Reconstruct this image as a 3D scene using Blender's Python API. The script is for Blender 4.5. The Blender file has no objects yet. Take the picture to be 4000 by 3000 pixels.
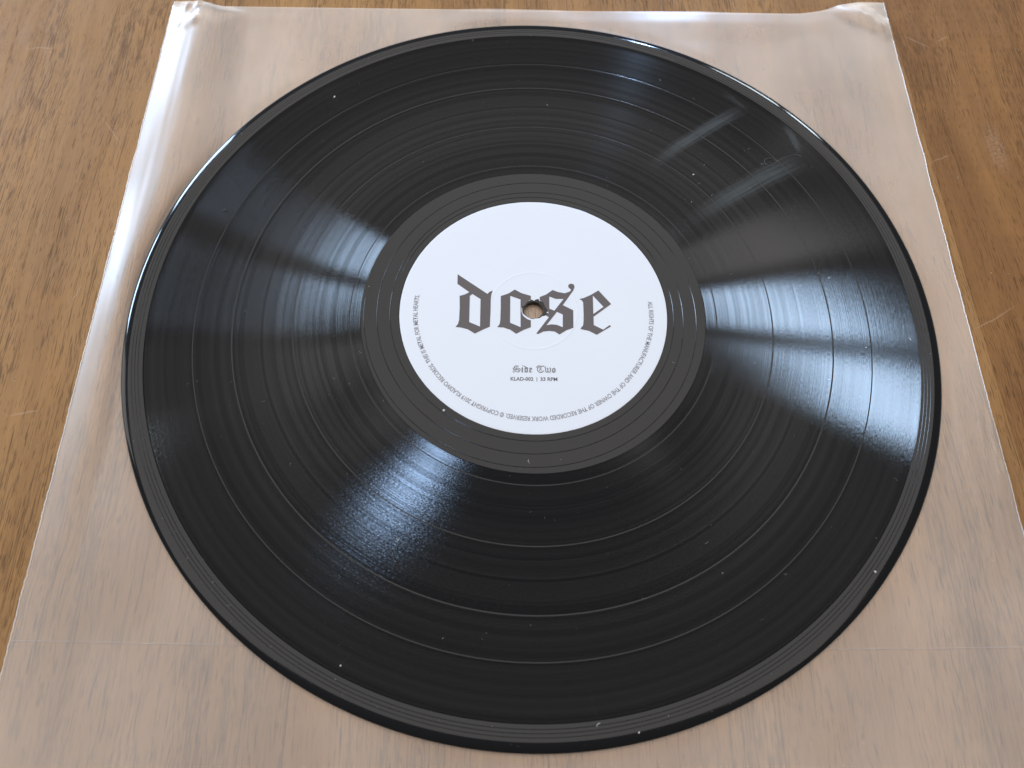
import bpy, bmesh, math, random
from mathutils import Vector, Matrix

# ------------------------------------------------------------------ camera, light, exposure
SC = bpy.context.scene
COL = SC.collection
MM = 0.001
ZTOP = 2.6                       # height of the record's playing surface above the tabletop, mm
PW, PH = 4000.0, 3000.0          # pixels of the photograph
FOC = 0.775363                   # focal length / picture width, fitted to the two known circles (302 mm, 100 mm)
CR = Vector((0.9967649, 0.07889921, 0.01531798))
CU = Vector((-0.07792075, 0.90193228, 0.42478997))
CF = Vector((-0.01969981, 0.42460932, -0.90516233))
CPOS = Vector((0.0, -151.849, 257.192 + ZTOP))

cam = bpy.data.cameras.new("camera")
camo = bpy.data.objects.new("camera", cam)
COL.objects.link(camo)
cam.sensor_fit = 'HORIZONTAL'
cam.sensor_width = 36.0
cam.lens = 36.0 * FOC
cam.clip_start = 0.01
cam.clip_end = 50.0
cam.dof.use_dof = True
cam.dof.focus_distance = 0.300
cam.dof.aperture_fstop = 13.0
m = Matrix((CR, CU, -CF)).transposed().to_4x4()
m.translation = CPOS * MM
camo.matrix_world = m
SC.camera = camo

W = bpy.data.worlds.new("World")
SC.world = W
W.use_nodes = True
W.node_tree.nodes["Background"].inputs[0].default_value = (0.80, 0.86, 0.95, 1)
W.node_tree.nodes["Background"].inputs[1].default_value = 0.14

def area(name, pos, target, sx, sy, radiance, color):
    l = bpy.data.lights.new(name, 'AREA')
    l.shape = 'RECTANGLE'
    l.size, l.size_y = sx, sy
    l.energy = radiance * math.pi * sx * sy
    l.color = color
    o = bpy.data.objects.new(name, l)
    COL.objects.link(o)
    p = Vector(pos); d = Vector(target) - p
    o.location = p
    o.rotation_euler = d.to_track_quat('-Z', 'Y').to_euler()
    return o

SKY = (0.53, 0.73, 1.0)
# room ceiling, washed by daylight
area("ceiling_light", (-0.25, 0.86, 1.75), (-0.25, 0.86, 0), 3.8, 3.12, 1.38, (1.0, 0.945, 0.905))
# window far left of the table, two panes with a mullion between them
def lamp_at(az, D, z, wd, hh, lum, col, origin=(0.0, 0.0), name="window_and_sheen_light"):
    a = math.radians(az)
    return area(name, (origin[0] + D * math.cos(a), origin[1] + D * math.sin(a), z), (origin[0], origin[1], 0.0), wd, hh, lum, col)
lamp_at(137.0, 1.30, 0.355, 0.27, 0.27, 29.0, SKY)
lamp_at(154.5, 1.30, 0.355, 0.33, 0.27, 32.0, SKY)
# pale curtain beside it
lamp_at(174.0, 0.86, 0.28, 0.24, 0.40, 2.0, (1.0, 0.98, 0.96), name="curtain_light")
# window far right of the table, two panes
lamp_at(70.5, 0.90, 0.33, 0.16, 0.06, 17.0, (0.8, 0.92, 1.0), (0.11, 0.115))
lamp_at(61.0, 0.90, 0.33, 0.085, 0.06, 17.0, (0.8, 0.92, 1.0), (0.11, 0.115))
# small added lamp, not a known window, giving the lower-left groove sheen
lamp_at(79.0, 1.10, 0.49, 0.04, 0.15, 190.0, (0.44, 0.65, 1.0), (-0.04, -0.075))

SC.view_settings.view_transform = 'Standard'
SC.view_settings.look = 'None'
SC.view_settings.exposure = 0.0
SC.view_settings.gamma = 1.0
SC.view_settings.use_curve_mapping = False
SC.cycles.max_bounces = 7
SC.cycles.transparent_max_bounces = 10
SC.cycles.caustics_reflective = False
SC.cycles.caustics_refractive = False
SC.cycles.sample_clamp_indirect = 4.0

rnd = random.Random(11)

# ------------------------------------------------------------------ helpers
def at(px, py, z=ZTOP):
    """point (mm) where the photograph's pixel meets the horizontal plane at height z (mm)"""
    d = CF + CR * ((px - PW / 2) / (FOC * PW)) + CU * ((PH / 2 - py) / (FOC * PW))
    k = (z - CPOS.z) / d.z
    return CPOS + d * k

def sstep(a, b, x):
    t = min(1.0, max(0.0, (x - a) / (b - a)))
    return t * t * (3 - 2 * t)

def mesh_obj(name, verts, faces, mat, parent=None, smooth=True, scale=MM):
    me = bpy.data.meshes.new(name)
    me.from_pydata([tuple(c * scale for c in v) for v in verts], [], faces)
    me.update()
    bm = bmesh.new(); bm.from_mesh(me)
    bmesh.ops.recalc_face_normals(bm, faces=bm.faces)
    bm.to_mesh(me); bm.free()
    for p in me.polygons: p.use_smooth = smooth
    if smooth: me.set_sharp_from_angle(angle=math.radians(32))
    me.materials.append(mat)
    o = bpy.data.objects.new(name, me)
    COL.objects.link(o)
    if parent: o.parent = parent
    return o

def empty(name, loc=(0, 0, 0), rz=0.0):
    o = bpy.data.objects.new(name, None)
    o.empty_display_size = 0.02
    o.location = loc
    o.rotation_euler = (0, 0, rz)
    COL.objects.link(o)
    return o

def tag(o, label=None, cat=None, group=None, kind=None):
    if label: o['label'] = label
    if cat: o['category'] = cat
    if group: o['group'] = group
    if kind: o['kind'] = kind
    return o

def lathe(name, prof, mat, parent, seg=384, closed=True):
    """closed profile of (radius, z) in mm turned round the record's axis"""
    V, F = [], []
    n = len(prof)
    for i in range(seg):
        a = 2 * math.pi * i / seg
        c, s = math.cos(a), math.sin(a)
        for r, z in prof: V.append((r * c, r * s, z))
    for i in range(seg):
        j = (i + 1) % seg
        for k in range(n if closed else n - 1):
            l = (k + 1) % n
            F.append((i * n + k, j * n + k, j * n + l, i * n + l))
    return mesh_obj(name, V, F, mat, parent)

def curve_print(name, polys, z, thick, mat, parent):
    """flat filled outlines (with holes) as a thin solid, polygons in mm"""
    cu = bpy.data.curves.new(name, 'CURVE')
    cu.dimensions = '2D'; cu.fill_mode = 'BOTH'; cu.extrude = thick * MM / 2
    for poly in polys:
        sp = cu.splines.new('POLY'); sp.points.add(len(poly) - 1); sp.use_cyclic_u = True
        for p, q in zip(sp.points, poly): p.co = (q[0] * MM, q[1] * MM, 0, 1)
    return curve_to_mesh(name, cu, z, mat, parent)

def curve_to_mesh(name, cu, z, mat, parent, mw=None):
    tmp = bpy.data.objects.new("tmp", cu); COL.objects.link(tmp)
    dg = bpy.context.evaluated_depsgraph_get(); dg.update()
    me = bpy.data.meshes.new_from_object(tmp.evaluated_get(dg))
    bpy.data.objects.remove(tmp); bpy.data.curves.remove(cu)
    if mw is not None: me.transform(mw)
    me.name = name
    me.materials.clear(); me.materials.append(mat)
    o = bpy.data.objects.new(name, me); COL.objects.link(o)
    o.location.z = z * MM
    if parent: o.parent = parent
    return o

def tube(path, rad, sides=6, cap=True):
    V, F = [], []
    n = len(path)
    for i, p in enumerate(path):
        p = Vector(p)
        t = (Vector(path[min(i + 1, n - 1)]) - Vector(path[max(i - 1, 0)])).normalized()
        s = t.cross(Vector((0, 0, 1)))
        s = s.normalized() if s.length > 1e-6 else Vector((1, 0, 0))
        u = s.cross(t)
        r = rad(i / (n - 1)) if callable(rad) else rad
        for k in range(sides):
            a = 2 * math.pi * k / sides
            V.append(tuple(p + s * (r * math.cos(a)) + u * (r * math.sin(a))))
    for i in range(n - 1):
        for k in range(sides):
            l = (k + 1) % sides
            F.append((i * sides + k, i * sides + l, (i + 1) * sides + l, (i + 1) * sides + k))
    if cap:
        F.append(tuple(range(sides))[::-1]); F.append(tuple((n - 1) * sides + k for k in range(sides)))
    return V, F

# ------------------------------------------------------------------ node helper
class NT:
    def __init__(s, name):
        s.mat = bpy.data.materials.new(name); s.mat.use_nodes = True
        s.t = s.mat.node_tree; s.t.nodes.clear()
        s.out = s.t.nodes.new('ShaderNodeOutputMaterial')
    def n(s, typ, **kw):
        nd = s.t.nodes.new(typ)
        for k, v in kw.items(): setattr(nd, k, v)
        return nd
    def put(s, sock, v):
        if isinstance(v, bpy.types.NodeSocket): s.t.links.new(v, sock)
        elif v is not None: sock.default_value = v
    def math(s, op, a, b=None, c=None, clamp=False):
        nd = s.n('ShaderNodeMath', operation=op, use_clamp=clamp)
        for i, v in enumerate((a, b, c)):
            if v is not None: s.put(nd.inputs[i], v)
        return nd.outputs[0]
    def vmath(s, op, a, b=None, sc=None):
        nd = s.n('ShaderNodeVectorMath', operation=op)
        s.put(nd.inputs[0], a)
        if b is not None: s.put(nd.inputs[1], b)
        if sc is not None: s.put(nd.inputs['Scale'], sc)
        return nd.outputs['Value' if op in ('LENGTH', 'DOT_PRODUCT', 'DISTANCE') else 'Vector']
    def comb(s, x=0.0, y=0.0, z=0.0):
        nd = s.n('ShaderNodeCombineXYZ')
        for i, v in enumerate((x, y, z)): s.put(nd.inputs[i], v)
        return nd.outputs[0]
    def sep(s, v):
        nd = s.n('ShaderNodeSeparateXYZ'); s.put(nd.inputs[0], v); return nd.outputs
    def noise(s, vec, scale=1.0, detail=2.0, rough=0.5, dist=0.0):
        nd = s.n('ShaderNodeTexNoise'); s.put(nd.inputs['Vector'], vec)
        s.put(nd.inputs['Scale'], scale); s.put(nd.inputs['Detail'], detail); s.put(nd.inputs['Roughness'], rough); s.put(nd.inputs['Distortion'], dist)
        return nd.outputs['Fac']
    def noise1(s, w, scale=1.0, detail=2.0, rough=0.5):
        nd = s.n('ShaderNodeTexNoise', noise_dimensions='1D'); s.put(nd.inputs['W'], w)
        s.put(nd.inputs['Scale'], scale); s.put(nd.inputs['Detail'], detail); s.put(nd.inputs['Roughness'], rough)
        return nd.outputs['Fac']
    def map(s, v, a, b, c=0.0, d=1.0, smooth=True):
        nd = s.n('ShaderNodeMapRange', interpolation_type='SMOOTHSTEP' if smooth else 'LINEAR')
        for i, x in enumerate((v, a, b, c, d)): s.put(nd.inputs[i], x)
        return nd.outputs[0]
    def mixc(s, f, a, b, blend='MIX'):
        nd = s.n('ShaderNodeMix', data_type='RGBA', blend_type=blend)
        s.put(nd.inputs['Factor'], f); s.put(nd.inputs[6], a); s.put(nd.inputs[7], b)
        return nd.outputs[2]
    def mixs(s, f, a, b):
        nd = s.n('ShaderNodeMixShader'); s.put(nd.inputs[0], f); s.put(nd.inputs[1], a); s.put(nd.inputs[2], b)
        return nd.outputs[0]
    def obj(s): return s.n('ShaderNodeTexCoord').outputs['Object']
    def pr(s, **kw):
        nd = s.n('ShaderNodeBsdfPrincipled')
        for k, v in kw.items(): s.put(nd.inputs[k.replace('_', ' ')], v)
        return nd.outputs[0]
    def done(s, sh): s.t.links.new(sh, s.out.inputs['Surface']); return s.mat

def rgb(*c): return (c[0], c[1], c[2], 1.0)

# ------------------------------------------------------------------ materials
def mat_wood():
    t = NT("wood_veneer")
    tone = t.n('ShaderNodeAttribute', attribute_type='OBJECT', attribute_name='tone').outputs['Fac']
    seed = t.n('ShaderNodeAttribute', attribute_type='OBJECT', attribute_name='seed').outputs['Fac']
    p = t.vmath('SCALE', t.obj(), sc=1000.0)               # mm
    x, y, z = t.sep(p)
    off = t.math('MULTIPLY', seed, 371.0)
    # slow wander of the grain
    w1 = t.noise(t.comb(t.math('MULTIPLY', x, 0.012), t.math('MULTIPLY', y, 0.007), off), 1.0, 2.0)
    w2 = t.noise(t.comb(t.math('MULTIPLY', x, 0.06), t.math('MULTIPLY', y, 0.035), t.math('ADD', off, 5.0)), 1.0, 2.0)
    xw = t.math('ADD', x, t.math('ADD', t.math('MULTIPLY', t.math('SUBTRACT', w1, 0.5), 9.0), t.math('MULTIPLY', t.math('SUBTRACT', w2, 0.5), 1.2)))
    def fld(sx, sy, o, det=2.0, rough=0.55, dist=0.0):
        return t.noise(t.comb(t.math('MULTIPLY', xw, sx), t.math('MULTIPLY', y, sy), t.math('ADD', off, o)), 1.0, det, rough, dist)
    big = fld(0.035, 0.004, 1.0, 3.0)                       # broad figure
    mid = fld(0.16, 0.010, 2.0, 3.0)
    fine = fld(1.1, 0.035, 3.0, 3.0, 0.6)
    blot = fld(0.07, 0.035, 4.0, 3.0, 0.6, 0.6)             # cloudy patches
    light = t.mixc(tone, rgb(0.425, 0.240, 0.098), rgb(0.290, 0.138, 0.050))
    dark = t.mixc(tone, rgb(0.275, 0.145, 0.058), rgb(0.190, 0.086, 0.031))
    f = t.math('ADD', t.math('MULTIPLY', t.map(big, 0.34, 0.66), 0.50), t.math('ADD', t.math('MULTIPLY', t.map(mid, 0.32, 0.68), 0.34), t.math('MULTIPLY', t.map(fine, 0.3, 0.7), 0.26)))
    c = t.mixc(t.math('MULTIPLY', f, 0.92, clamp=True), light, dark)
    c = t.mixc(t.math('MULTIPLY', t.map(blot, 0.45, 0.75), 0.45), c, t.mixc(0.5, c, rgb(0.42, 0.20, 0.06)))
    # open pores: short dark dashes along the grain, denser in some bands
    dens = t.math('ADD', t.math('MULTIPLY', t.map(fld(0.05, 0.012, 7.0, 2.0), 0.35, 0.65), 0.075), t.math('MULTIPLY', t.map(fld(0.28, 0.012, 8.0, 2.0), 0.35, 0.7), 0.05))
    pa = fld(3.1, 0.105, 9.0, 1.0, 0.4)
    pb = fld(3.8, 0.22, 10.0, 1.0, 0.4)
    pc = fld(1.7, 0.020, 12.0, 1.0, 0.4)
    def cut(v, lo):
        th = t.math('SUBTRACT', lo, dens)
        return t.map(v, th, t.math('ADD', th, 0.055))
    pore = t.math('MAXIMUM', t.math('MAXIMUM', t.math('MULTIPLY', cut(pa, 0.675), 0.95), t.math('MULTIPLY', cut(pb, 0.68), 0.85)), t.math('MULTIPLY', cut(pc, 0.70), 0.7))
    c = t.mixc(t.math('MULTIPLY', pore, 0.76), c, t.mixc(0.80, c, rgb(0.045, 0.022, 0.010)))
    # handling wear: a few fine pale scratches and one rubbed patch
    sc1 = t.noise(t.comb(t.math('MULTIPLY', t.math('ADD', x, t.math('MULTIPLY', y, 0.45)), 0.05), t.math('MULTIPLY', t.math('SUBTRACT', y, t.math('MULTIPLY', x, 0.55)), 2.6), off), 1.0, 1.0)
    sc2 = t.noise(t.comb(t.math('MULTIPLY', t.math('SUBTRACT', x, t.math('MULTIPLY', y, 0.6)), 0.06), t.math('MULTIPLY', t.math('ADD', y, t.math('MULTIPLY', x, 0.5)), 2.4), t.math('ADD', off, 31.0)), 1.0, 1.0)
    area_ = t.map(t.noise(t.vmath('SCALE', p, sc=0.03), 1.0, 2.0), 0.52, 0.62)
    scr = t.math('MULTIPLY', t.math('MAXIMUM', t.map(sc1, 0.80, 0.84), t.map(sc2, 0.80, 0.84)), area_)
    c = t.mixc(t.math('MULTIPLY', scr, 0.45), c, rgb(0.55, 0.42, 0.30))
    def q(px, py):
        v = at(px, py, 0.0); k = math.radians(-5.0)
        return (v.x * math.cos(k) - v.y * math.sin(k), v.x * math.sin(k) + v.y * math.cos(k))
    sm = None
    for a, b, w in ((q(3990, 1185), q(3790, 1300), 0.45), (q(10, 1628), q(170, 1598), 0.5), (q(3520, 135), q(3640, 190), 0.5), (q(3650, 165), q(3710, 140), 0.5), (q(90, 190), q(220, 185), 0.5),
                    (q(385, 440), q(480, 570), 0.35), (q(3620, 640), q(3720, 600), 0.4), (q(330, 1100), q(280, 1180), 0.4)):
        v = seg_mask(t, x, y, a, b, w, w * 0.7)
        sm = v if sm is None else t.math('MAXIMUM', sm, v)
    c = t.mixc(t.math('MULTIPLY', sm, 0.32), c, rgb(0.60, 0.45, 0.32))
    rp = q(3890, 575)
    rd = t.math('SQRT', t.math('ADD', t.math('POWER', t.math('DIVIDE', t.math('SUBTRACT', x, rp[0]), 5.0), 2.0), t.math('POWER', t.math('DIVIDE', t.math('SUBTRACT', y, rp[1]), 15.0), 2.0)))
    rub = t.math('MULTIPLY', t.map(rd, 0.2, 1.2, 1.0, 0.0), t.map(t.noise(p, 0.9, 4.0, 0.7), 0.42, 0.66))
    c = t.mixc(t.math('MULTIPLY', rub, 0.34), c, rgb(0.50, 0.40, 0.32))
    r = t.map(fld(0.3, 0.05, 14.0, 3.0), 0.3, 0.7, 0.50, 0.64)
    return t.done(t.pr(Base_Color=c, Roughness=r, IOR=1.21))

def vinyl_coords(t):
    p = t.vmath('SCALE', t.obj(), sc=1000.0)
    x, y, z = t.sep(p)
    r = t.math('SQRT', t.math('ADD', t.math('MULTIPLY', x, x), t.math('MULTIPLY', y, y)))
    rad = t.vmath('NORMALIZE', t.comb(x, y, 0.0))
    ang = t.math('ARCTAN2', y, x)
    return p, x, y, r, rad, ang

def mat_vinyl(name="black_vinyl_smooth", rough=0.16, base=0.010):
    t = NT(name)
    p, x, y, r, rad, ang = vinyl_coords(t)
    f = t.noise(p, 0.35, 4.0, 0.6)
    ro = t.map(f, 0.3, 0.7, rough * 0.8, rough * 1.25)
    return t.done(t.pr(Base_Color=rgb(base, base, base * 1.02), Roughness=ro, IOR=1.46))

def seg_mask(t, x, y, a, b, wa, wb):
    """soft tapered band round the segment a-b (mm)"""
    dx, dy = b[0] - a[0], b[1] - a[1]
    L2 = dx * dx + dy * dy; L = math.sqrt(L2)
    px = t.math('SUBTRACT', x, a[0]); py = t.math('SUBTRACT', y, a[1])
    s = t.math('DIVIDE', t.math('ADD', t.math('MULTIPLY', px, dx), t.math('MULTIPLY', py, dy)), L2)
    d = t.math('DIVIDE', t.math('SUBTRACT', t.math('MULTIPLY', px, dy), t.math('MULTIPLY', py, dx)), L)
    bow = t.math('MULTIPLY', t.math('MULTIPLY', t.math('SUBTRACT', s, 0.5), t.math('SUBTRACT', s, 0.5)), -0.10 * L)
    d = t.math('ADD', d, t.math('ADD', bow, t.math('MULTIPLY', t.math('SUBTRACT', t.noise(t.comb(t.math('MULTIPLY', s, 4.0), 0.0, L), 1.0, 2.0), 0.5), 1.6)))
    w = t.map(s, 0.0, 1.0, wa, wb, smooth=False)
    prof = t.map(t.math('DIVIDE', t.math('ABSOLUTE', d), w), 0.1, 1.05, 1.0, 0.0)
    ends = t.math('MULTIPLY', t.map(s, 0.0, 0.45), t.map(s, 0.7, 1.0, 1.0, 0.0))
    streak = t.noise(t.comb(t.math('MULTIPLY', s, 1.6), t.math('MULTIPLY', d, 0.9), 3.0), 1.0, 3.0, 0.6)
    return t.math('MULTIPLY', t.math('MULTIPLY', prof, ends), t.map(streak, 0.18, 0.60))

def mat_groove():
    t = NT("grooved_vinyl")
    p, x, y, r, rad, ang = vinyl_coords(t)
    up = (0.0, 0.0, 1.0)
    # programme level changes with the radius: quiet and loud turns
    n1 = t.noise1(r, 0.45, 3.0, 0.6)
    n2 = t.noise1(t.math('ADD', r, 300.0), 2.6, 4.0, 0.75)
    # tiny groove modulation, stretched along the turn
    g = t.noise(t.comb(t.math('MULTIPLY', r, 4.0), t.math('MULTIPLY', ang, 90.0), 0.0), 1.0, 2.0, 0.7)
    def ring(c, w, soft=0.25):
        return t.map(t.math('ABSOLUTE', t.math('SUBTRACT', r, c)), w, w + soft, 1.0, 0.0)
    dk = None
    for c, w, s, k in ((109.7, 1.25, 0.35, 1.0), (93.55, 0.22, 0.25, 0.9), (100.35, 0.25, 0.25, 0.8), (75.7, 0.18, 0.25, 0.7), (76.8, 0.18, 0.25, 0.7), (80.2, 0.7, 0.8, 0.45),
                       (141.9, 0.65, 0.3, 1.0), (66.3, 1.7, 0.3, 0.55), (125.9, 0.3, 0.2, 0.6), (112.0, 0.4, 0.3, 0.6), (131.0, 0.5, 0.6, 0.3)):
        v = t.math('MULTIPLY', ring(c, w, s), k)
        dk = v if dk is None else t.math('MAXIMUM', dk, v)
    land = t.math('MULTIPLY', t.map(n1, 0.3, 0.7, 0.075, 0.115), t.math('SUBTRACT', 1.0, t.math('MULTIPLY', dk, 0.85)))
    base = rgb(0.0034, 0.0033, 0.0034)
    jit = t.math('MULTIPLY', t.math('SUBTRACT', g, 0.5), 0.20)
    jt = t.math('MULTIPLY', t.math('SUBTRACT', t.noise(t.comb(t.math('MULTIPLY', r, 3.1), t.math('MULTIPLY', ang, 100.0), 9.0), 1.0, 2.0, 0.7), 0.5), 0.10)
    tanv = t.vmath('CROSS_PRODUCT', up, rad)
    def wall(slope, rough, an=-0.32):
        k = t.math('ADD', slope, t.math('MULTIPLY', t.math('SUBTRACT', n2, 0.5), 0.22))
        k = t.math('ADD', k, jit)
        nrm = t.vmath('NORMALIZE', t.vmath('ADD', t.vmath('ADD', up, t.vmath('SCALE', rad, sc=k)), t.vmath('SCALE', tanv, sc=jt)))
        g_ = t.n('ShaderNodeBsdfAnisotropic', distribution='BECKMANN')
        t.put(g_.inputs['Color'], rgb(0.065, 0.065, 0.065)); t.put(g_.inputs['Roughness'], rough); t.put(g_.inputs['Anisotropy'], an)
        t.put(g_.inputs['Normal'], nrm); t.put(g_.inputs['Tangent'], rad)
        return g_.outputs[0]
    # groove walls lean about 47 degrees, their rounded shoulders about 24; loud inner turns scatter more off the shoulders
    sh_w = t.math('MULTIPLY', t.map(r, 66.0, 122.0, 0.52, 0.10, smooth=False), t.map(n1, 0.25, 0.7, 0.7, 1.25))
    inner = t.mixs(t.map(r, 70.0, 100.0, 0.36, 0.93, smooth=False), wall(0.46, t.map(r, 66.0, 110.0, 0.185, 0.165, smooth=False), -0.42), wall(-0.46, t.map(r, 66.0, 110.0, 0.185, 0.165, smooth=False), -0.42))
    outer = t.mixs(0.62, wall(1.09, 0.165), wall(-1.09, 0.165))
    walls = t.mixs(sh_w, outer, inner)
    flat = t.pr(Base_Color=base, Roughness=0.20, IOR=1.52, Anisotropic=0.8, Tangent=rad, Normal=up)
    dfu = t.n('ShaderNodeBsdfDiffuse'); t.put(dfu.inputs[0], base)
    addn = t.n('ShaderNodeAddShader'); t.t.links.new(walls, addn.inputs[0]); t.t.links.new(dfu.outputs[0], addn.inputs[1])
    sh = t.mixs(land, addn.outputs[0], flat)
    # rubbed scuffs where another edge has dragged over the disc
    def q(zx, zy): v = at(2400 + zx * .5425, 100 + zy * .5425); return (v.x, v.y)
    sm = None
    for a, b, wa, wb, k in ((q(190, 1040), q(950, 560), 3.6, 4.2, 1.0), (q(470, 1430), q(1380, 920), 4.4, 7.0, 1.0),
                         (q(1215, 690), q(1355, 930), 2.0, 2.4, 0.8), (q(760, 470), q(980, 610), 2.0, 1.2, 0.35)):
        v = t.math('MULTIPLY', seg_mask(t, x, y, a, b, wa, wb), k)
        sm = v if sm is None else t.math('MAXIMUM', sm, v)
    dull = t.pr(Base_Color=rgb(0.062, 0.070, 0.068), Roughness=0.62, IOR=1.5)
    sh = t.mixs(t.math('MULTIPLY', sm, 0.58), sh, dull)
    return t.done(sh)

def mat_paper():
    t = NT("white_label_paper")
    p = t.vmath('SCALE', t.obj(), sc=1000.0)
    f = t.noise(p, 0.05, 3.0)
    c = t.mixc(f, rgb(0.76, 0.785, 0.83), rgb(0.79, 0.81, 0.85))
    fb = t.noise(p, 9.0, 3.0)
    bmp = t.n('ShaderNodeBump'); t.put(bmp.inputs['Strength'], 0.06); t.put(bmp.inputs['Distance'], 0.00005); t.put(bmp.inputs['Height'], fb)
    return t.done(t.pr(Base_Color=c, Roughness=0.5, IOR=1.4, Normal=bmp.outputs[0]))

def mat_ink(name, c, rough=0.38):
    t = NT(name)
    p = t.vmath('SCALE', t.obj(), sc=1000.0)
    f = t.noise(p, 1.2, 3.0)
    col = t.mixc(f, rgb(*[v * 0.9 for v in c]), rgb(*[v * 1.1 for v in c]))
    return t.done(t.pr(Base_Color=col, Roughness=rough, IOR=1.5))

def mat_film(name, haze, rough, tint=(0.93, 0.92, 0.92), spec=1.0, clear=0.90):
    t = NT(name)
    p = t.vmath('SCALE', t.obj(), sc=1000.0)
    x, y, z = t.sep(p)
    lw = t.n('ShaderNodeLayerWeight')
    cs = t.math('MAXIMUM', t.math('SUBTRACT', 1.0, lw.outputs['Facing']), 0.35)
    hv = t.map(t.noise(t.comb(t.math('MULTIPLY', x, 0.022), t.math('MULTIPLY', y, 0.016), 0.0), 1.0, 3.0, 0.5, 0.2), 0.25, 0.75, haze * 0.84, haze * 1.16)
    hz = t.math('DIVIDE', hv, t.math('POWER', cs, 1.25), clamp=True)      # milky film thickens at a slant; far-end glare is also put into this haze
    tr = t.n('ShaderNodeBsdfTransparent'); t.put(tr.inputs[0], rgb(0.985, 0.982, 0.98))
    df = t.n('ShaderNodeBsdfDiffuse'); t.put(df.inputs[0], rgb(*tint))
    tl = t.n('ShaderNodeBsdfTranslucent'); t.put(tl.inputs[0], rgb(*tint))
    gl = t.n('ShaderNodeBsdfGlossy'); t.put(gl.inputs['Roughness'], rough); t.put(gl.inputs['Color'], rgb(1, 1, 1))
    fr = t.n('ShaderNodeFresnel'); t.put(fr.inputs['IOR'], 1.5)
    ad = t.n('ShaderNodeAddShader')
    hb = t.n('ShaderNodeBsdfTransparent'); t.put(hb.inputs[0], rgb(0, 0, 0))
    sc_ = t.mixs(hz, hb.outputs[0], t.mixs(0.35, df.outputs[0], tl.outputs[0]))
    t.put(tr.inputs[0], rgb(clear, clear * 0.995, clear * 0.99))
    t.t.links.new(tr.outputs[0], ad.inputs[0]); t.t.links.new(sc_, ad.inputs[1])
    body = ad.outputs[0]
    return t.done(t.mixs(t.math('MULTIPLY', fr.outputs[0], spec, clamp=True), body, gl.outputs[0]))

M_WOOD = mat_wood()
M_VINYL = mat_vinyl()
M_RIM = mat_vinyl("black_vinyl_polished", 0.085)
M_GROOVE = mat_groove()
M_PAPER = mat_paper()
M_INK = mat_ink("dark_grey_print", (0.095, 0.080, 0.080), 0.30)
M_GREY = mat_ink("mid_grey_print", (0.17, 0.17, 0.178), 0.45)
M_PALE = mat_ink("pale_grey_print", (0.29, 0.29, 0.31), 0.45)
M_FILM = mat_film("frosted_film", 0.18, 0.29, (0.965, 0.965, 0.915), spec=0.95, clear=0.97)
M_FILMB = mat_film("frosted_film_lower", 0.105, 0.30, (0.965, 0.965, 0.915), spec=0.35, clear=0.985)
M_SEAM = mat_film("cut_film_seam", 0.62, 0.25, (0.97, 0.94, 0.90), clear=0.45)
M_CREASE = mat_film("creased_film", 0.17, 0.30, (1.0, 0.97, 0.93), clear=0.96)
M_LINT = mat_ink("pale_lint", (0.62, 0.61, 0.58), 0.8)
def mat_dust():
    t = NT("mixed_dust")
    p = t.vmath('SCALE', t.obj(), sc=1000.0)
    f = t.noise(p, 0.35, 1.0)
    c = t.mixc(t.map(f, 0.40, 0.64), rgb(0.12, 0.12, 0.12), rgb(0.66, 0.65, 0.62))
    return t.done(t.pr(Base_Color=c, Roughness=0.8))
M_DUST = mat_dust()
M_FIBRE = mat_ink("grey_fibre", (0.13, 0.14, 0.14), 0.8)
M_CORE = mat_ink("plain_wood_core", (0.20, 0.12, 0.06), 0.6)

# ------------------------------------------------------------------ tabletop
GR = math.radians(5.0)           # the grain runs 5 degrees off the y axis
top = mesh_obj("tabletop", [(sx * 850, sy * 850, z) for z in (-24.0, -0.6) for sx, sy in ((-1, -1), (1, -1), (1, 1), (-1, 1))],
               [(0, 1, 2, 3), (4, 5, 6, 7), (0, 1, 5, 4), (1, 2, 6, 5), (2, 3, 7, 6), (3, 0, 4, 7)], M_CORE, smooth=False)
top.rotation_euler.z = GR
tag(top, kind='structure', label='brown wood-veneered tabletop with dark pores along the grain', cat='table')
JO = [-815, -569, -323, -76.9, 169.2, 415, 661, 815]
TONES = [0.4, 0.1, 0.55, 0.14, 0.20, 0.84, 0.3, 0.5]
for i in range(len(JO) - 1):
    u0, u1 = JO[i] + 0.04, JO[i + 1] - 0.04
    V = [(sx, sy, z) for z in (-0.6, 0.0) for sx, sy in ((u0, -840), (u1, -840), (u1, 840), (u0, 840))]
    s = mesh_obj("veneer_strip", V, [(0, 1, 2, 3), (4, 5, 6, 7), (0, 1, 5, 4), (1, 2, 6, 5), (2, 3, 7, 6), (3, 0, 4, 7)], M_WOOD, top, smooth=False)
    s['tone'] = TONES[i + 1]
    s['seed'] = 0.137 * (i + 1)

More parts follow.
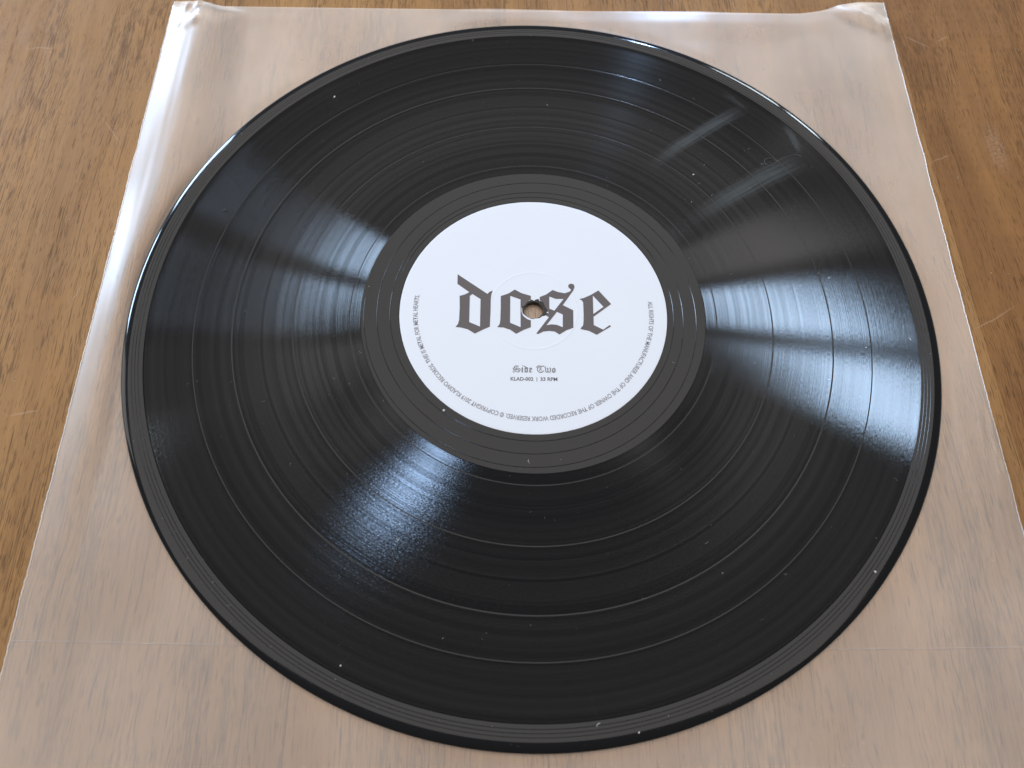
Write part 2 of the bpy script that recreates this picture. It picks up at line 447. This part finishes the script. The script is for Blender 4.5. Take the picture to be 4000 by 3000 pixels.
# ------------------------------------------------------------------ clear sleeve
SLEEVE_A = math.radians(4.4)
sleeve = empty("record_sleeve", (0, 0, 0), SLEEVE_A)
tag(sleeve, "clear frosted plastic inner sleeve lying flat under the black record", "sleeve")
def to_sl(p):
    c, s = math.cos(-SLEEVE_A), math.sin(-SLEEVE_A)
    return (p[0] * c - p[1] * s, p[0] * s + p[1] * c)
EL = [to_sl(at(*p, 0.3)) for p in ((681, 5), (500, 700), (222, 1797), (168, 2000), (0, 2646))]
ER = [to_sl(at(*p, 0.3)) for p in ((3454, 11), (3627, 700), (3681, 900), (3976, 1984))]
ET = [to_sl(at(*p, 0.3)) for p in ((803, 24), (1200, 28), (2400, 41), (2800, 52))]
def fitline(pts, k):              # straight edge through the traced points: value of axis k as a function of the other
    o = 1 - k; n = len(pts)
    mo = sum(p[o] for p in pts) / n; mk = sum(p[k] for p in pts) / n
    b = sum((p[o] - mo) * (p[k] - mk) for p in pts) / sum((p[o] - mo) ** 2 for p in pts)
    return lambda t: mk + b * (t - mo)
xl, xr, yt = fitline(EL, 0), fitline(ER, 0), fitline(ET, 1)
YB = -225.0
tl_c = to_sl(at(681, 5, 0.3)); tr_c = to_sl(at(3454, 11, 0.3))
from mathutils import noise as mnoise
def crumple(x, y, s, seed):
    v = mnoise.voronoi(Vector((x * s, y * s, seed)), distance_metric='DISTANCE')[0]
    return (v[1] - v[0])
def top_y(x):                     # the fold line lifts towards both corner ears
    e0, e1 = x - tl_c[0], tr_c[0] - x
    y = yt(x)
    y += (tl_c[1] - yt(tl_c[0])) * sstep(24, 12, e0) + (tr_c[1] - yt(tr_c[0])) * sstep(46, 2, e1)
    return y
def film_z(x, y, upper):
    el, er, et = x - xl(y), xr(y) - x, top_y(x) - y
    r = math.hypot(x, y)
    free = sstep(150.5, 157.0, r)
    z = 0.22 if upper else 0.06
    if not upper: return z + 0.03 * free * mnoise.noise(Vector((x * .03, y * .03, 7)))
    # left side puffs up into a soft ridge and slopes down to the cut seam
    w = 8.5 + 8.0 * sstep(-40, 110, y) + 2.0 * mnoise.noise(Vector((0, y * .03, 3)))
    s0 = (0.31 + 0.05 * mnoise.noise(Vector((2, y * .02, 8)))) * sstep(-120, -25, y)
    pk = s0 * w * 0.8
    if el < w: t_ = s0 * (el - 0.4 * el * el / (2 * w))
    else: t_ = pk * sstep(w + 8.0 + 16.0 * sstep(-20, 90, y), w, el)
    t_ += 0.09 * mnoise.noise(Vector((el * .35, y * .012, 1))) * sstep(0, 3, el)
    z += max(0.0, t_) * sstep(150.2, 154.5, r) * sstep(0.0, 6.0, et)
    # right side: lower ridge, stronger at its upper end
    wr = 13.0
    slr = 0.045 + 0.05 * sstep(40, 130, y) + 0.05 * sstep(-20, -60, y) * sstep(-110, -80, y)
    tr_ = er * slr if er < wr else wr * slr * max(0.0, 1 - (er - wr) / 14.0)
    z += tr_ * free
    # top fold
    z += (0.05 * min(et, 7.0) if et < 7 else max(0.0, 0.35 - (et - 7) * .03)) * free * sstep(0, 25, el) * sstep(0, 40, er)
    # gentle buckling of the loose film
    z += free * 0.8 * (mnoise.noise(Vector((x * .021, y * .015, 11))) + .5 * mnoise.noise(Vector((x * .05, y * .022, 4)))) * sstep(0, 8, min(el, er))
    # crushed corner ears
    dl = math.hypot(x - tl_c[0] - 10, y - tl_c[1] + 8)
    z += 2.6 * sstep(15, 4, dl) * crumple(x, y, 0.16, 2.0)
    ax, ay = x - (tr_c[0] - 12), y - (tr_c[1] - 12)
    dr = math.hypot(ax * .45, ay + ax * 0.55)
    z += 1.7 * sstep(9, 0.5, dr) * sstep(30, 18, math.hypot(ax, ay)) + 1.0 * sstep(16, 5, math.hypot(x - tr_c[0] + 5, y - tr_c[1] + 14)) * crumple(x, y, 0.2, 5.0)
    # stretched wrinkles by the lower right seam
    z += 0.8 * sstep(10, 2, er) * sstep(-105, -70, y) * sstep(-28, -48, y) * abs(mnoise.noise(Vector((er * .5 + y * .05, y * .035, 9))))
    return max(z, 0.2)
def film(name, upper, mat):
    NX, NY = 210, 240
    V, F = [], []
    for j in range(NY + 1):
        tj = j / NY
        for i in range(NX + 1):
            ti = i / NX
            ti = ti + 0.06 * math.sin(2 * math.pi * ti) * -1.0      # finer cells near the edges
            y = YB + (top_y(0) - YB) * tj
            x = xl(y) + (xr(y) - xl(y)) * ti
            y = YB + (top_y(x) - YB) * tj
            x = xl(y) + (xr(y) - xl(y)) * ti
            x += (0.16 * mnoise.noise(Vector((y * .55, 1, 0))) + 0.45 * mnoise.noise(Vector((y * .07, 4, 0)))) * (sstep(2, 0, i) + sstep(NX - 2, NX, i))
            V.append((x, y, film_z(x, y, upper)))
    for j in range(NY):
        for i in range(NX):
            a = j * (NX + 1) + i
            F.append((a, a + 1, a + NX + 2, a + NX + 1))
    return mesh_obj(name, V, F, mat, sleeve)
back_film = film("back_film", False, M_FILMB)
front_film = film("front_film", True, M_FILM)
def seam(name, side):
    path = []
    n = 760
    for i in range(n + 1):
        y = YB + (top_y(-9999 if False else (tl_c[0] if side < 0 else tr_c[0])) - YB) * i / n
        x = xl(y) if side < 0 else xr(y)
        x += 0.22 * mnoise.noise(Vector((y * .55, 1, 0))) + 0.45 * mnoise.noise(Vector((y * .07, 4, 0))) + 0.10 * mnoise.noise(Vector((y * 1.7, 2, side)))
        path.append((x, y, 0.30 + 0.10 * mnoise.noise(Vector((y * .7, 0, side)))))
    V, F = tube(path, lambda t: 0.19 + 0.10 * mnoise.noise(Vector((t * 900, side, 0))), 6)
    return mesh_obj(name, V, F, M_SEAM, sleeve)
seam("side_seam", -1); seam("side_seam", 1)
# pressed crease across the flap
for pa, pb in (((30, 2503), (985, 2521)), ((3225, 2537), (3985, 2529))):
    a, b = to_sl(at(*pa, 0.4)), to_sl(at(*pb, 0.4))
    V, F = [], []
    n = 60
    for i in range(n + 1):
        t_ = i / n
        x = a[0] + (b[0] - a[0]) * t_; y = a[1] + (b[1] - a[1]) * t_ + 0.1 * mnoise.noise(Vector((x * .1, 0, 0)))
        z = film_z(x, y, True) + 0.03
        w = 0.10 + 0.05 * mnoise.noise(Vector((x * .4, 3, 0)))
        V += [(x, y - w, z), (x, y, z + 0.10), (x, y + w, z)]
    for i in range(n):
        F += [(3 * i, 3 * i + 1, 3 * i + 4, 3 * i + 3), (3 * i + 1, 3 * i + 2, 3 * i + 5, 3 * i + 4)]
    mesh_obj("crease", V, F, M_CREASE, sleeve)

# ------------------------------------------------------------------ record
rec = empty("vinyl_record", (0, 0, 0))
tag(rec, "black vinyl long-playing record with a white paper label lying on the clear sleeve", "record")
Z = ZTOP
RB = 0.36                         # underside
prof = [(3.64, RB + .1), (3.64, Z - .16), (3.9, Z - .08), (50.0, Z - .06), (50.6, Z - .30), (142.5, Z - .30)]
# raised bead and rounded edge
prof += [(142.75, Z - .02), (143.3, Z + .05), (144.0, Z + .06), (145.5, Z + .06), (146.8, Z + .055), (147.2, Z + .045), (147.45, Z + .035), (147.75, Z - .01), (148.1, Z - .085), (148.7, Z - .21), (149.2, Z - .335), (149.6, Z - .46), (150.0, Z - .62), (150.4, Z - .86), (150.68, Z - 1.12), (150.72, Z - 1.32),
         (150.5, Z - 1.55), (149.8, Z - 1.82), (148.8, RB + .06)]
prof += [(146.0, RB), (60.0, RB + .05), (40.0, RB + .05)]
disc = lathe("disc", prof, M_RIM, rec, 512)
# lead-out area, separators and grooved bands
def annulus(name, r0, r1, z0, mat, lift=0.0, steps=1):
    pr_ = [(r0, z0 - .12)] + [(r0 + (r1 - r0) * k / steps, z0 + lift * math.sin(math.pi * k / steps)) for k in range(steps + 1)] + [(r1, z0 - .12)]
    return lathe(name, pr_, mat, rec, 512)
lead = annulus("lead_out_area", 50.25, 64.25, Z, M_VINYL)
GAPS = [(68.30, 68.62), (89.08, 89.44), (111.02, 111.46), (125.12, 125.46)]
edge = 64.3
for i, (g0, g1) in enumerate(GAPS + [(142.55, None)]):
    annulus("grooved_band", edge + .01, g0 - .01, Z - .07, M_GROOVE)
    if g1:
        annulus("track_gap", g0, g1, Z - .05, M_VINYL, 0.015, 4)
        edge = g1
def spiral(name, pts, h, parent):
    V, F = [], []
    n = len(pts)
    for i, (r, a, z) in enumerate(pts):
        c, s = math.cos(a), math.sin(a)
        for dr, dz in ((-h, 0.0), (-h * .1, h * .95), (h * .1, h * .95), (h, 0.0)):
            V.append(((r + dr) * c, (r + dr) * s, z + dz))
    for i in range(n - 1):
        for k in range(3): F.append((4 * i + k, 4 * i + k + 1, 4 * i + k + 5, 4 * i + k + 4))
    return mesh_obj(name, V, F, M_VINYL, parent)
pts = []
for i in range(1500):
    a = -math.pi + i * 2 * math.pi / 360
    r = 62.1 - 4.85 * (a + math.pi / 2) / (2 * math.pi)
    if r > 64.1: continue
    if r < 52.45: r = 52.45
    pts.append((r, a, Z + .002))
    if r == 52.45 and a > 4.6 * math.pi + 1: break
spiral("lead_out_groove", pts, 0.12, lead)
pts = []
for i in range(1260):
    a = i * 2 * math.pi / 360
    r = 147.3 - 1.16 * a / (2 * math.pi)
    if r < 143.6: break
    pts.append((r, a, Z + .052 + (0.02 if r < 146 else 0.0)))
spiral("lead_in_groove", pts, 0.10, disc)

# paper label with its torn centre hole and the pressing ring
tear = [(770, 560), (740, 590), (900, 600), (940, 560), (1050, 540), (1070, 600), (1200, 640), (1240, 690), (1270, 780), (1330, 880), (1400, 960), (1390, 1040), (1320, 1020), (1300, 1130),
        (1180, 1150), (1090, 1220), (960, 1235), (800, 1250), (680, 1200), (560, 1110), (490, 1060), (460, 900), (440, 810), (530, 760), (580, 680), (680, 610)]
tear = [at(1990 + x * .10853, 1110 + y * .10853) for x, y in tear]
tpol = sorted((math.atan2(p.y, p.x), math.hypot(p.x, p.y)) for p in tear)
def tear_r(a):
    a = (a + math.pi) % (2 * math.pi) - math.pi
    n = len(tpol)
    for i in range(n):
        a0, r0 = tpol[i]; a1, r1 = tpol[(i + 1) % n]
        if i == n - 1: a1 += 2 * math.pi
        aa = a if a >= tpol[0][0] else a + 2 * math.pi
        if a0 <= aa <= a1:
            return max(3.72, r0 + (r1 - r0) * (aa - a0) / max(1e-6, a1 - a0))
    return 4.2
V, F = [], []
NS = 512
rr_ = [None, None, 6.6, 9.0, 15.7, 16.0, 16.25, 16.45, 16.65, 16.9, 17.3, 30.0, 40.0, 48.9, 49.55, 49.95, 50.0]
for i in range(NS):
    a = 2 * math.pi * i / NS
    c, s = math.cos(a), math.sin(a)
    ri = tear_r(a) + 0.12 * mnoise.noise(Vector((c * 9, s * 9, 0)))
    ri = max(ri, 3.72)
    for k, r in enumerate(rr_):
        z = Z + .055
        if k == 0: r, z = ri, Z - .04
        elif k == 1: r, z = ri + .08, Z + .045 + 0.012 * max(0, mnoise.noise(Vector((c * 12, s * 12, 5))))
        elif r and 15.8 < r < 17.2: z += 0.05 * math.exp(-((r - 16.45) / 0.27) ** 2)
        elif r == 49.95: z -= .03
        elif r == 50.0: r, z = 50.0 + 0.06 * mnoise.noise(Vector((c * 40, s * 40, 1))), Z - .05
        V.append((r * c, r * s, z))
n = len(rr_)
for i in range(NS):
    j = (i + 1) % NS
    for k in range(n - 1): F.append((i * n + k, j * n + k, j * n + k + 1, i * n + k + 1))
label = mesh_obj("paper_label", V, F, M_PAPER, rec)
tag(label, label="round white paper label with dark grey blackletter printing")
ZP = Z + .108
def zp(o, x, y, s): v = at(o[0] + x * s, o[1] + y * s, ZP); return (v.x, v.y)
O1, S1 = (1700, 1000), 0.36166
LET = {
 'd': [[(243,197),(563,408),(590,385),(621,373),(606,415),(600,470),(597,620),(590,763),(520,792),(428,837),(350,790),(280,772),(220,765),(245,735),(258,690),(265,560),(264,430),(320,415),(369,390),(240,300)],
       [(403,410),(490,465),(484,762),(367,713),(374,430)]],
 'o': [[(860,362),(930,400),(1033,430),(1033,470),(1010,478),(985,510),(960,540),(930,548),(932,600),(945,640),(965,660),(1000,684),(1033,694),(1033,768),(950,800),(875,840),(810,795),(740,772),(670,767),(697,735),(703,690),(708,560),(708,432),(790,405)],
       [(811,430),(922,468),(922,768),(808,720)]],
 's': [[(1267,367),(1330,390),(1400,402),(1450,385),(1470,365),(1440,340),(1436,315),(1460,298),(1495,305),(1505,335),(1490,375),(1460,415),(1378,530),(1490,585),(1493,775),(1420,800),(1342,847),(1290,815),(1230,808),(1170,815),(1108,843),(1093,835),(1228,660),(1192,640),(1225,615),(1205,575),(1185,540),(1168,505),(1150,490),(1127,474),(1130,442),(1200,415)],
       [(1232,437),(1300,462),(1387,463),(1287,590),(1232,568)], [(1315,602),(1378,632),(1378,768),(1310,742),(1250,738),(1200,748)]],
 'e': [[(1763,372),(1900,518),(1710,655),(1712,745),(1815,795),(1885,745),(1898,760),(1745,850),(1660,808),(1570,788),(1573,778),(1597,750),(1603,700),(1603,620),(1598,500),(1585,480),(1557,463),(1600,455),(1680,420)],
       [(1702,427),(1818,548),(1708,627)]]}
for ch, polys in LET.items():
    curve_print("title_letter", [[zp(O1, x, y, S1) for x, y in pl] for pl in polys], ZP, 0.012, M_INK, label)

O2, S2 = (1960, 1410), 0.117541
def ribbon(path, w):
    L, Rr = [], []
    n = len(path)
    for i in range(n):
        x0, y0 = path[max(i - 1, 0)]; x1, y1 = path[min(i + 1, n - 1)]
        d = math.hypot(x1 - x0, y1 - y0); nx, ny = -(y1 - y0) / d, (x1 - x0) / d
        L.append((path[i][0] + nx * w / 2, path[i][1] + ny * w / 2)); Rr.append((path[i][0] - nx * w / 2, path[i][1] - ny * w / 2))
    return L + Rr[::-1]
def side_letter(polys=(), strokes=()):
    V, F = [], []
    o = None
    if polys:
        o = curve_print("side_letter", [[zp(O2, x, y, S2) for x, y in pl] for pl in polys], ZP, 0.012, M_GREY, label)
        return o
    dz = 0
    for path, w in strokes:
        pl = [zp(O2, x, y, S2) for x, y in ribbon(path, w)]
        b = len(V); n_ = len(pl); h = n_ // 2
        V += [(x, y, ZP + .006 + dz) for x, y in pl]; dz += 0.0015
        for i in range(h - 1): F.append((b + i, b + i + 1, b + n_ - 2 - i, b + n_ - 1 - i))
    return mesh_obj("side_letter", V, F, M_GREY, label, smooth=False)
side_letter(strokes=[([(550,150),(532,186),(500,165),(465,152),(425,188),(405,230)], 20), ([(525,195),(480,185),(430,200)], 7),
    ([(402,222),(470,243),(560,236),(610,265),(614,310),(572,352),(530,370)], 22), ([(372,236),(384,275),(450,287),(540,287),(574,302),(556,335)], 24),
    ([(368,262),(402,224)], 18), ([(365,352),(390,327),(450,332),(535,368)], 18), ([(363,345),(388,380),(445,372)], 10), ([(490,188),(490,284)], 7), ([(450,290),(450,332)], 7)])
side_letter([[(655,230),(680,208),(705,225),(700,345),(712,360),(685,385),(655,365),(663,345)], [(684,160),(705,132),(718,150),(695,188)]])
side_letter([[(742,150),(830,210),(875,220),(868,240),(868,360),(820,385),(750,365),(758,340),(760,245),(745,232),(790,225),(742,180)], [(800,250),(830,262),(830,350),(795,335)]])
side_letter([[(972,215),(1020,265),(955,310),(955,345),(985,358),(1015,340),(1015,355),(960,385),(908,365),(918,340),(920,255),(908,235)], [(955,250),(985,275),(955,292)]])
side_letter(strokes=[([(1155,220),(1185,172),(1230,160),(1330,177),(1380,177),(1402,155)], 25), ([(1240,190),(1195,235),(1182,290),(1210,350),(1270,383),(1340,373),(1400,320)], 24),
    ([(1275,190),(1278,280),(1250,328)], 32), ([(1325,190),(1325,362)], 10)])
side_letter(strokes=[([(1450,180),(1427,210),(1458,242),(1460,355)], 28), ([(1450,345),(1495,380),(1540,350)], 22), ([(1500,232),(1530,245),(1530,355)], 32), ([(1522,345),(1575,382),(1622,345)], 24), ([(1588,222),(1617,250),(1617,358)], 34)])
side_letter([[(1730,222),(1785,250),(1785,360),(1730,395),(1665,365),(1672,340),(1675,260)], [(1715,255),(1745,268),(1745,355),(1712,340)]])

def text_curve(body, size=1.0, offset=0.0):
    cu = bpy.data.curves.new("txt", 'FONT')
    cu.body = body; cu.size = size; cu.fill_mode = 'BOTH'; cu.offset = offset; cu.resolution_u = 3
    return cu
def text_mesh(body, offset):
    cu = text_curve(body, 1.0, offset)
    tmp = bpy.data.objects.new("tmp", cu); COL.objects.link(tmp)
    dg = bpy.context.evaluated_depsgraph_get(); dg.update()
    me = bpy.data.meshes.new_from_object(tmp.evaluated_get(dg))
    bpy.data.objects.remove(tmp); bpy.data.curves.remove(cu)
    return me
def text_block(name, body, a, b, cap_px, offset, mat):
    """one line of type between two photograph points on the baseline, fitted in width and cap height (mm)"""
    me = text_mesh(body, offset)
    xs = [v.co.x for v in me.vertices]
    x0, x1 = min(xs), max(xs)
    cap = 0.73
    A, B = Vector(at(*a, ZP)), Vector(at(*b, ZP))
    d = (B - A); L = d.length; d.normalize()
    sx = L / (x1 - x0); sy = cap_px / cap
    nrm = Vector((-d.y, d.x, 0))
    for v in me.vertices:
        p = A + d * ((v.co.x - x0) * sx) + nrm * (v.co.y * sy)
        v.co = (p.x * MM, p.y * MM, (ZP + .006) * MM)
    me.name = name; me.materials.clear(); me.materials.append(mat)
    o = bpy.data.objects.new(name, me); COL.objects.link(o); o.parent = label
    return o
def z2(x, y): return (O2[0] + x * S2, O2[1] + y * S2)
capmm = (at(*z2(400, 535), ZP) - at(*z2(400, 645), ZP)).length
for body, xa, xb in (("KLAD-002", 292, 1050), ("|", 1158, 1178), ("33 RPM", 1284, 1850)):
    ya = lambda x: 645 + (x - 292) * (660 - 645) / (1850 - 292)
    if body == "|":
        pl = [zp(O2, x, y, S2) for x, y in ((1158, 540), (1176, 540), (1176, 684), (1158, 684))]
        mesh_obj("catalogue_text", [(x, y, ZP + .006) for x, y in pl], [(0, 1, 2, 3)], M_GREY, label, smooth=False)
    else:
        text_block("catalogue_text", body, z2(xa, ya(xa)), z2(xb, ya(xb)), capmm * 1.08, 0.026, M_GREY)
# small capitals running clockwise round the rim of the label
RING = "ALL RIGHTS OF THE MANUFACTURER AND OF THE OWNER OF THE RECORDED WORK RESERVED. \u00a9 COPYRIGHT 2019 KLADIVO RECORDS. THIS IS METAL FOR METAL HEARTS."
me = text_mesh(RING, 0.018)
xs = [v.co.x for v in me.vertices]; x0, x1 = min(xs), max(xs)
A0, A1 = math.radians(9.8), math.radians(176.5 - 360)
RBASE, RCAP = 43.3, 1.75
for v in me.vertices:
    a = A0 + (A1 - A0) * (v.co.x - x0) / (x1 - x0)
    r = RBASE + RCAP * v.co.y / 0.73
    v.co = (r * math.cos(a) * MM, r * math.sin(a) * MM, (ZP + .006) * MM)
me.name = "rim_text"; me.materials.clear(); me.materials.append(M_PALE)
ro = bpy.data.objects.new("rim_text", me); COL.objects.link(ro); ro.parent = label

# ------------------------------------------------------------------ dust and lint
def surf_z(r):
    if r < 50: return Z + .06
    if r < 64.3: return Z
    if r < 142.5: return Z - .07
    if r < 147.5: return Z + .06
    return Z - .1
def flake(V, F, x, y, z, s, el, rz):
    n = 6; b = len(V)
    for lay, (k, h) in enumerate(((1.0, 0.0), (0.75, s * .5))):
        for i in range(n):
            a = 2 * math.pi * i / n
            rr = s * k * rnd.uniform(.7, 1.2)
            px, py = rr * el * math.cos(a), rr * math.sin(a)
            V.append((x + px * math.cos(rz) - py * math.sin(rz), y + px * math.sin(rz) + py * math.cos(rz), z + h))
    for i in range(n):
        j = (i + 1) % n
        F.append((b + i, b + j, b + n + j, b + n + i))
    F.append(tuple(b + n + i for i in range(n)))
def fibre(x, y, z, L, bend, rz, rad):
    path = []
    for k in range(7):
        t_ = k / 6 - .5
        px, py = L * t_, bend * L * (t_ * t_ * 4 - .5) * .5
        path.append((x + px * math.cos(rz) - py * math.sin(rz), y + px * math.sin(rz) + py * math.cos(rz), z + rad))
    return tube(path, rad, 5)
V, F = [], []
for k in range(240):
    if k < 90: r = rnd.uniform(143, 149.2); a = rnd.uniform(-math.pi, math.pi) if k < 30 else rnd.uniform(-2.75, -0.9)
    else:
        while True:
            r = math.sqrt(rnd.uniform(52 ** 2, 142 ** 2)); a = rnd.uniform(-math.pi, math.pi)
            if mnoise.noise(Vector((r * math.cos(a) * .018, r * math.sin(a) * .018, 21))) > rnd.uniform(-.35, .35): break
    flake(V, F, r * math.cos(a), r * math.sin(a), surf_z(r), rnd.choice((.04, .05, .05, .06, .06, .07, .08, .12)), rnd.uniform(.8, 2.0), rnd.uniform(0, 3.1))
for k in range(45):
    r = math.sqrt(rnd.uniform(52 ** 2, 148 ** 2)); a = rnd.uniform(-math.pi, math.pi)
    fv, ff = fibre(r * math.cos(a), r * math.sin(a), surf_z(r), rnd.uniform(.5, 1.5), rnd.uniform(-1, 1), rnd.uniform(0, 3.1), 0.025)
    b = len(V); V += fv; F += [tuple(i + b for i in f) for f in ff]
dust = mesh_obj("dust", V, F, M_DUST, smooth=False)
tag(dust, "fine pale dust scattered over the black record", "dust", kind='stuff')
V, F = [], []
for k in range(260):
    x, y = rnd.uniform(-240, 215), rnd.uniform(-165, 190)
    if math.hypot(x, y) < 152: continue
    sx_, sy_ = to_sl((x, y))
    on = xl(sy_) + 1 < sx_ < xr(sy_) - 1 and sy_ < yt(sx_) - 1
    z = film_z(sx_, sy_, True) if on else 0.0
    if k % 3: flake(V, F, x, y, z, rnd.choice((.07, .09, .12, .16)), rnd.uniform(.8, 2.2), rnd.uniform(0, 3.1))
    else:
        fv, ff = fibre(x, y, z, rnd.uniform(.8, 2.2), rnd.uniform(-1, 1), rnd.uniform(0, 3.1), 0.04)
        b = len(V); V += fv; F += [tuple(i + b for i in f) for f in ff]
M_DUST2 = mat_ink("table_dust", (0.55, 0.46, 0.36), 0.8)
d2 = mesh_obj("dust", V, F, M_DUST2, smooth=False)
tag(d2, "fine pale dust scattered over the table and the clear sleeve", "dust", kind='stuff')
def crumb(px, py, s, el, rz, label_, name="white_crumb"):
    p = at(px, py)
    z = surf_z(math.hypot(p.x, p.y))
    V, F = [], []
    flake(V, F, 0, 0, 0, s, el, rz)
    o = mesh_obj(name, V, F, M_LINT, smooth=True)
    o.location = (p.x * MM, p.y * MM, z * MM)
    return tag(o, label_, "crumb")
crumb(2709, 682, .34, 1.5, .4, "white crumb beside the rubbed scuffs on the grooves")
crumb(1330, 2600, .30, 1.0, .2, "round white crumb on the outermost grooved band")
crumb(3419, 2234, .36, 1.4, 2.4, "white oval crumb on the record's smooth rim")
crumb(2497, 2861, .26, 1.5, 1.0, "white crumb pair on the rim above the dark rounded edge")
crumb(1734, 1603, .42, 1.3, .8, "white crumb touching the edge of the paper label")
crumb(1306, 378, .32, 2.2, 1.4, "elongated pale crumb on the grooves between rim and first track gap")
def lint(points, rad, label_, mat=M_FIBRE, name="lint_fibre"):
    pts = [at(*p) for p in points]
    # smooth the traced line
    dense = []
    n = len(pts)
    for i in range(n - 1):
        p0, p1, p2, p3 = pts[max(i - 1, 0)], pts[i], pts[i + 1], pts[min(i + 2, n - 1)]
        for k in range(6):
            t_ = k / 6
            dense.append(0.5 * ((2 * p1) + (p2 - p0) * t_ + (2 * p0 - 5 * p1 + 4 * p2 - p3) * t_ ** 2 + (3 * p1 - p0 - 3 * p2 + p3) * t_ ** 3))
    dense.append(pts[-1])
    c = dense[len(dense) // 2].copy()
    V, F = tube([(p.x - c.x, p.y - c.y, surf_z(p.length) - surf_z(c.length) + rad) for p in [Vector((d.x, d.y, 0)) for d in dense]] if False else
                [(p.x - c.x, p.y - c.y, surf_z(math.hypot(p.x, p.y)) + rad) for p in dense], rad, 6)
    o = mesh_obj(name, V, F, mat)
    o.location = (c.x * MM, c.y * MM, 0)
    return tag(o, label_, "fibre")
zz = lambda x, y: (2400 + x * .5425, 100 + y * .5425)
lint([zz(1345, 945), zz(1320, 930), zz(1260, 938), zz(1200, 962), (zz(1165, 985)), zz(1140, 1008), zz(1105, 1005), zz(1080, 975), zz(1105, 955), zz(1150, 962), zz(1172, 978)], 0.075, "curled grey lint fibre looped on the scuffed grooves")
z6 = lambda x, y: (1200 + x * .8137, 2500 + y * .8137)
lint([z6(1390, 416), z6(1394, 405), z6(1406, 399)], 0.07, "short bent white fibre on the rim's spiral lines", M_LINT)
z5 = lambda x, y: (900 + x * .6027, 1600 + y * .6027)
lint([z5(1938, 347), z5(1930, 335), z5(1934, 325)], 0.06, "tiny hooked fibre on the smooth area below the label", M_LINT)
lint([z5(1082, 852), z5(1092, 840), z5(1097, 832)], 0.09, "short straight white fibre below the blue sheen", M_LINT)
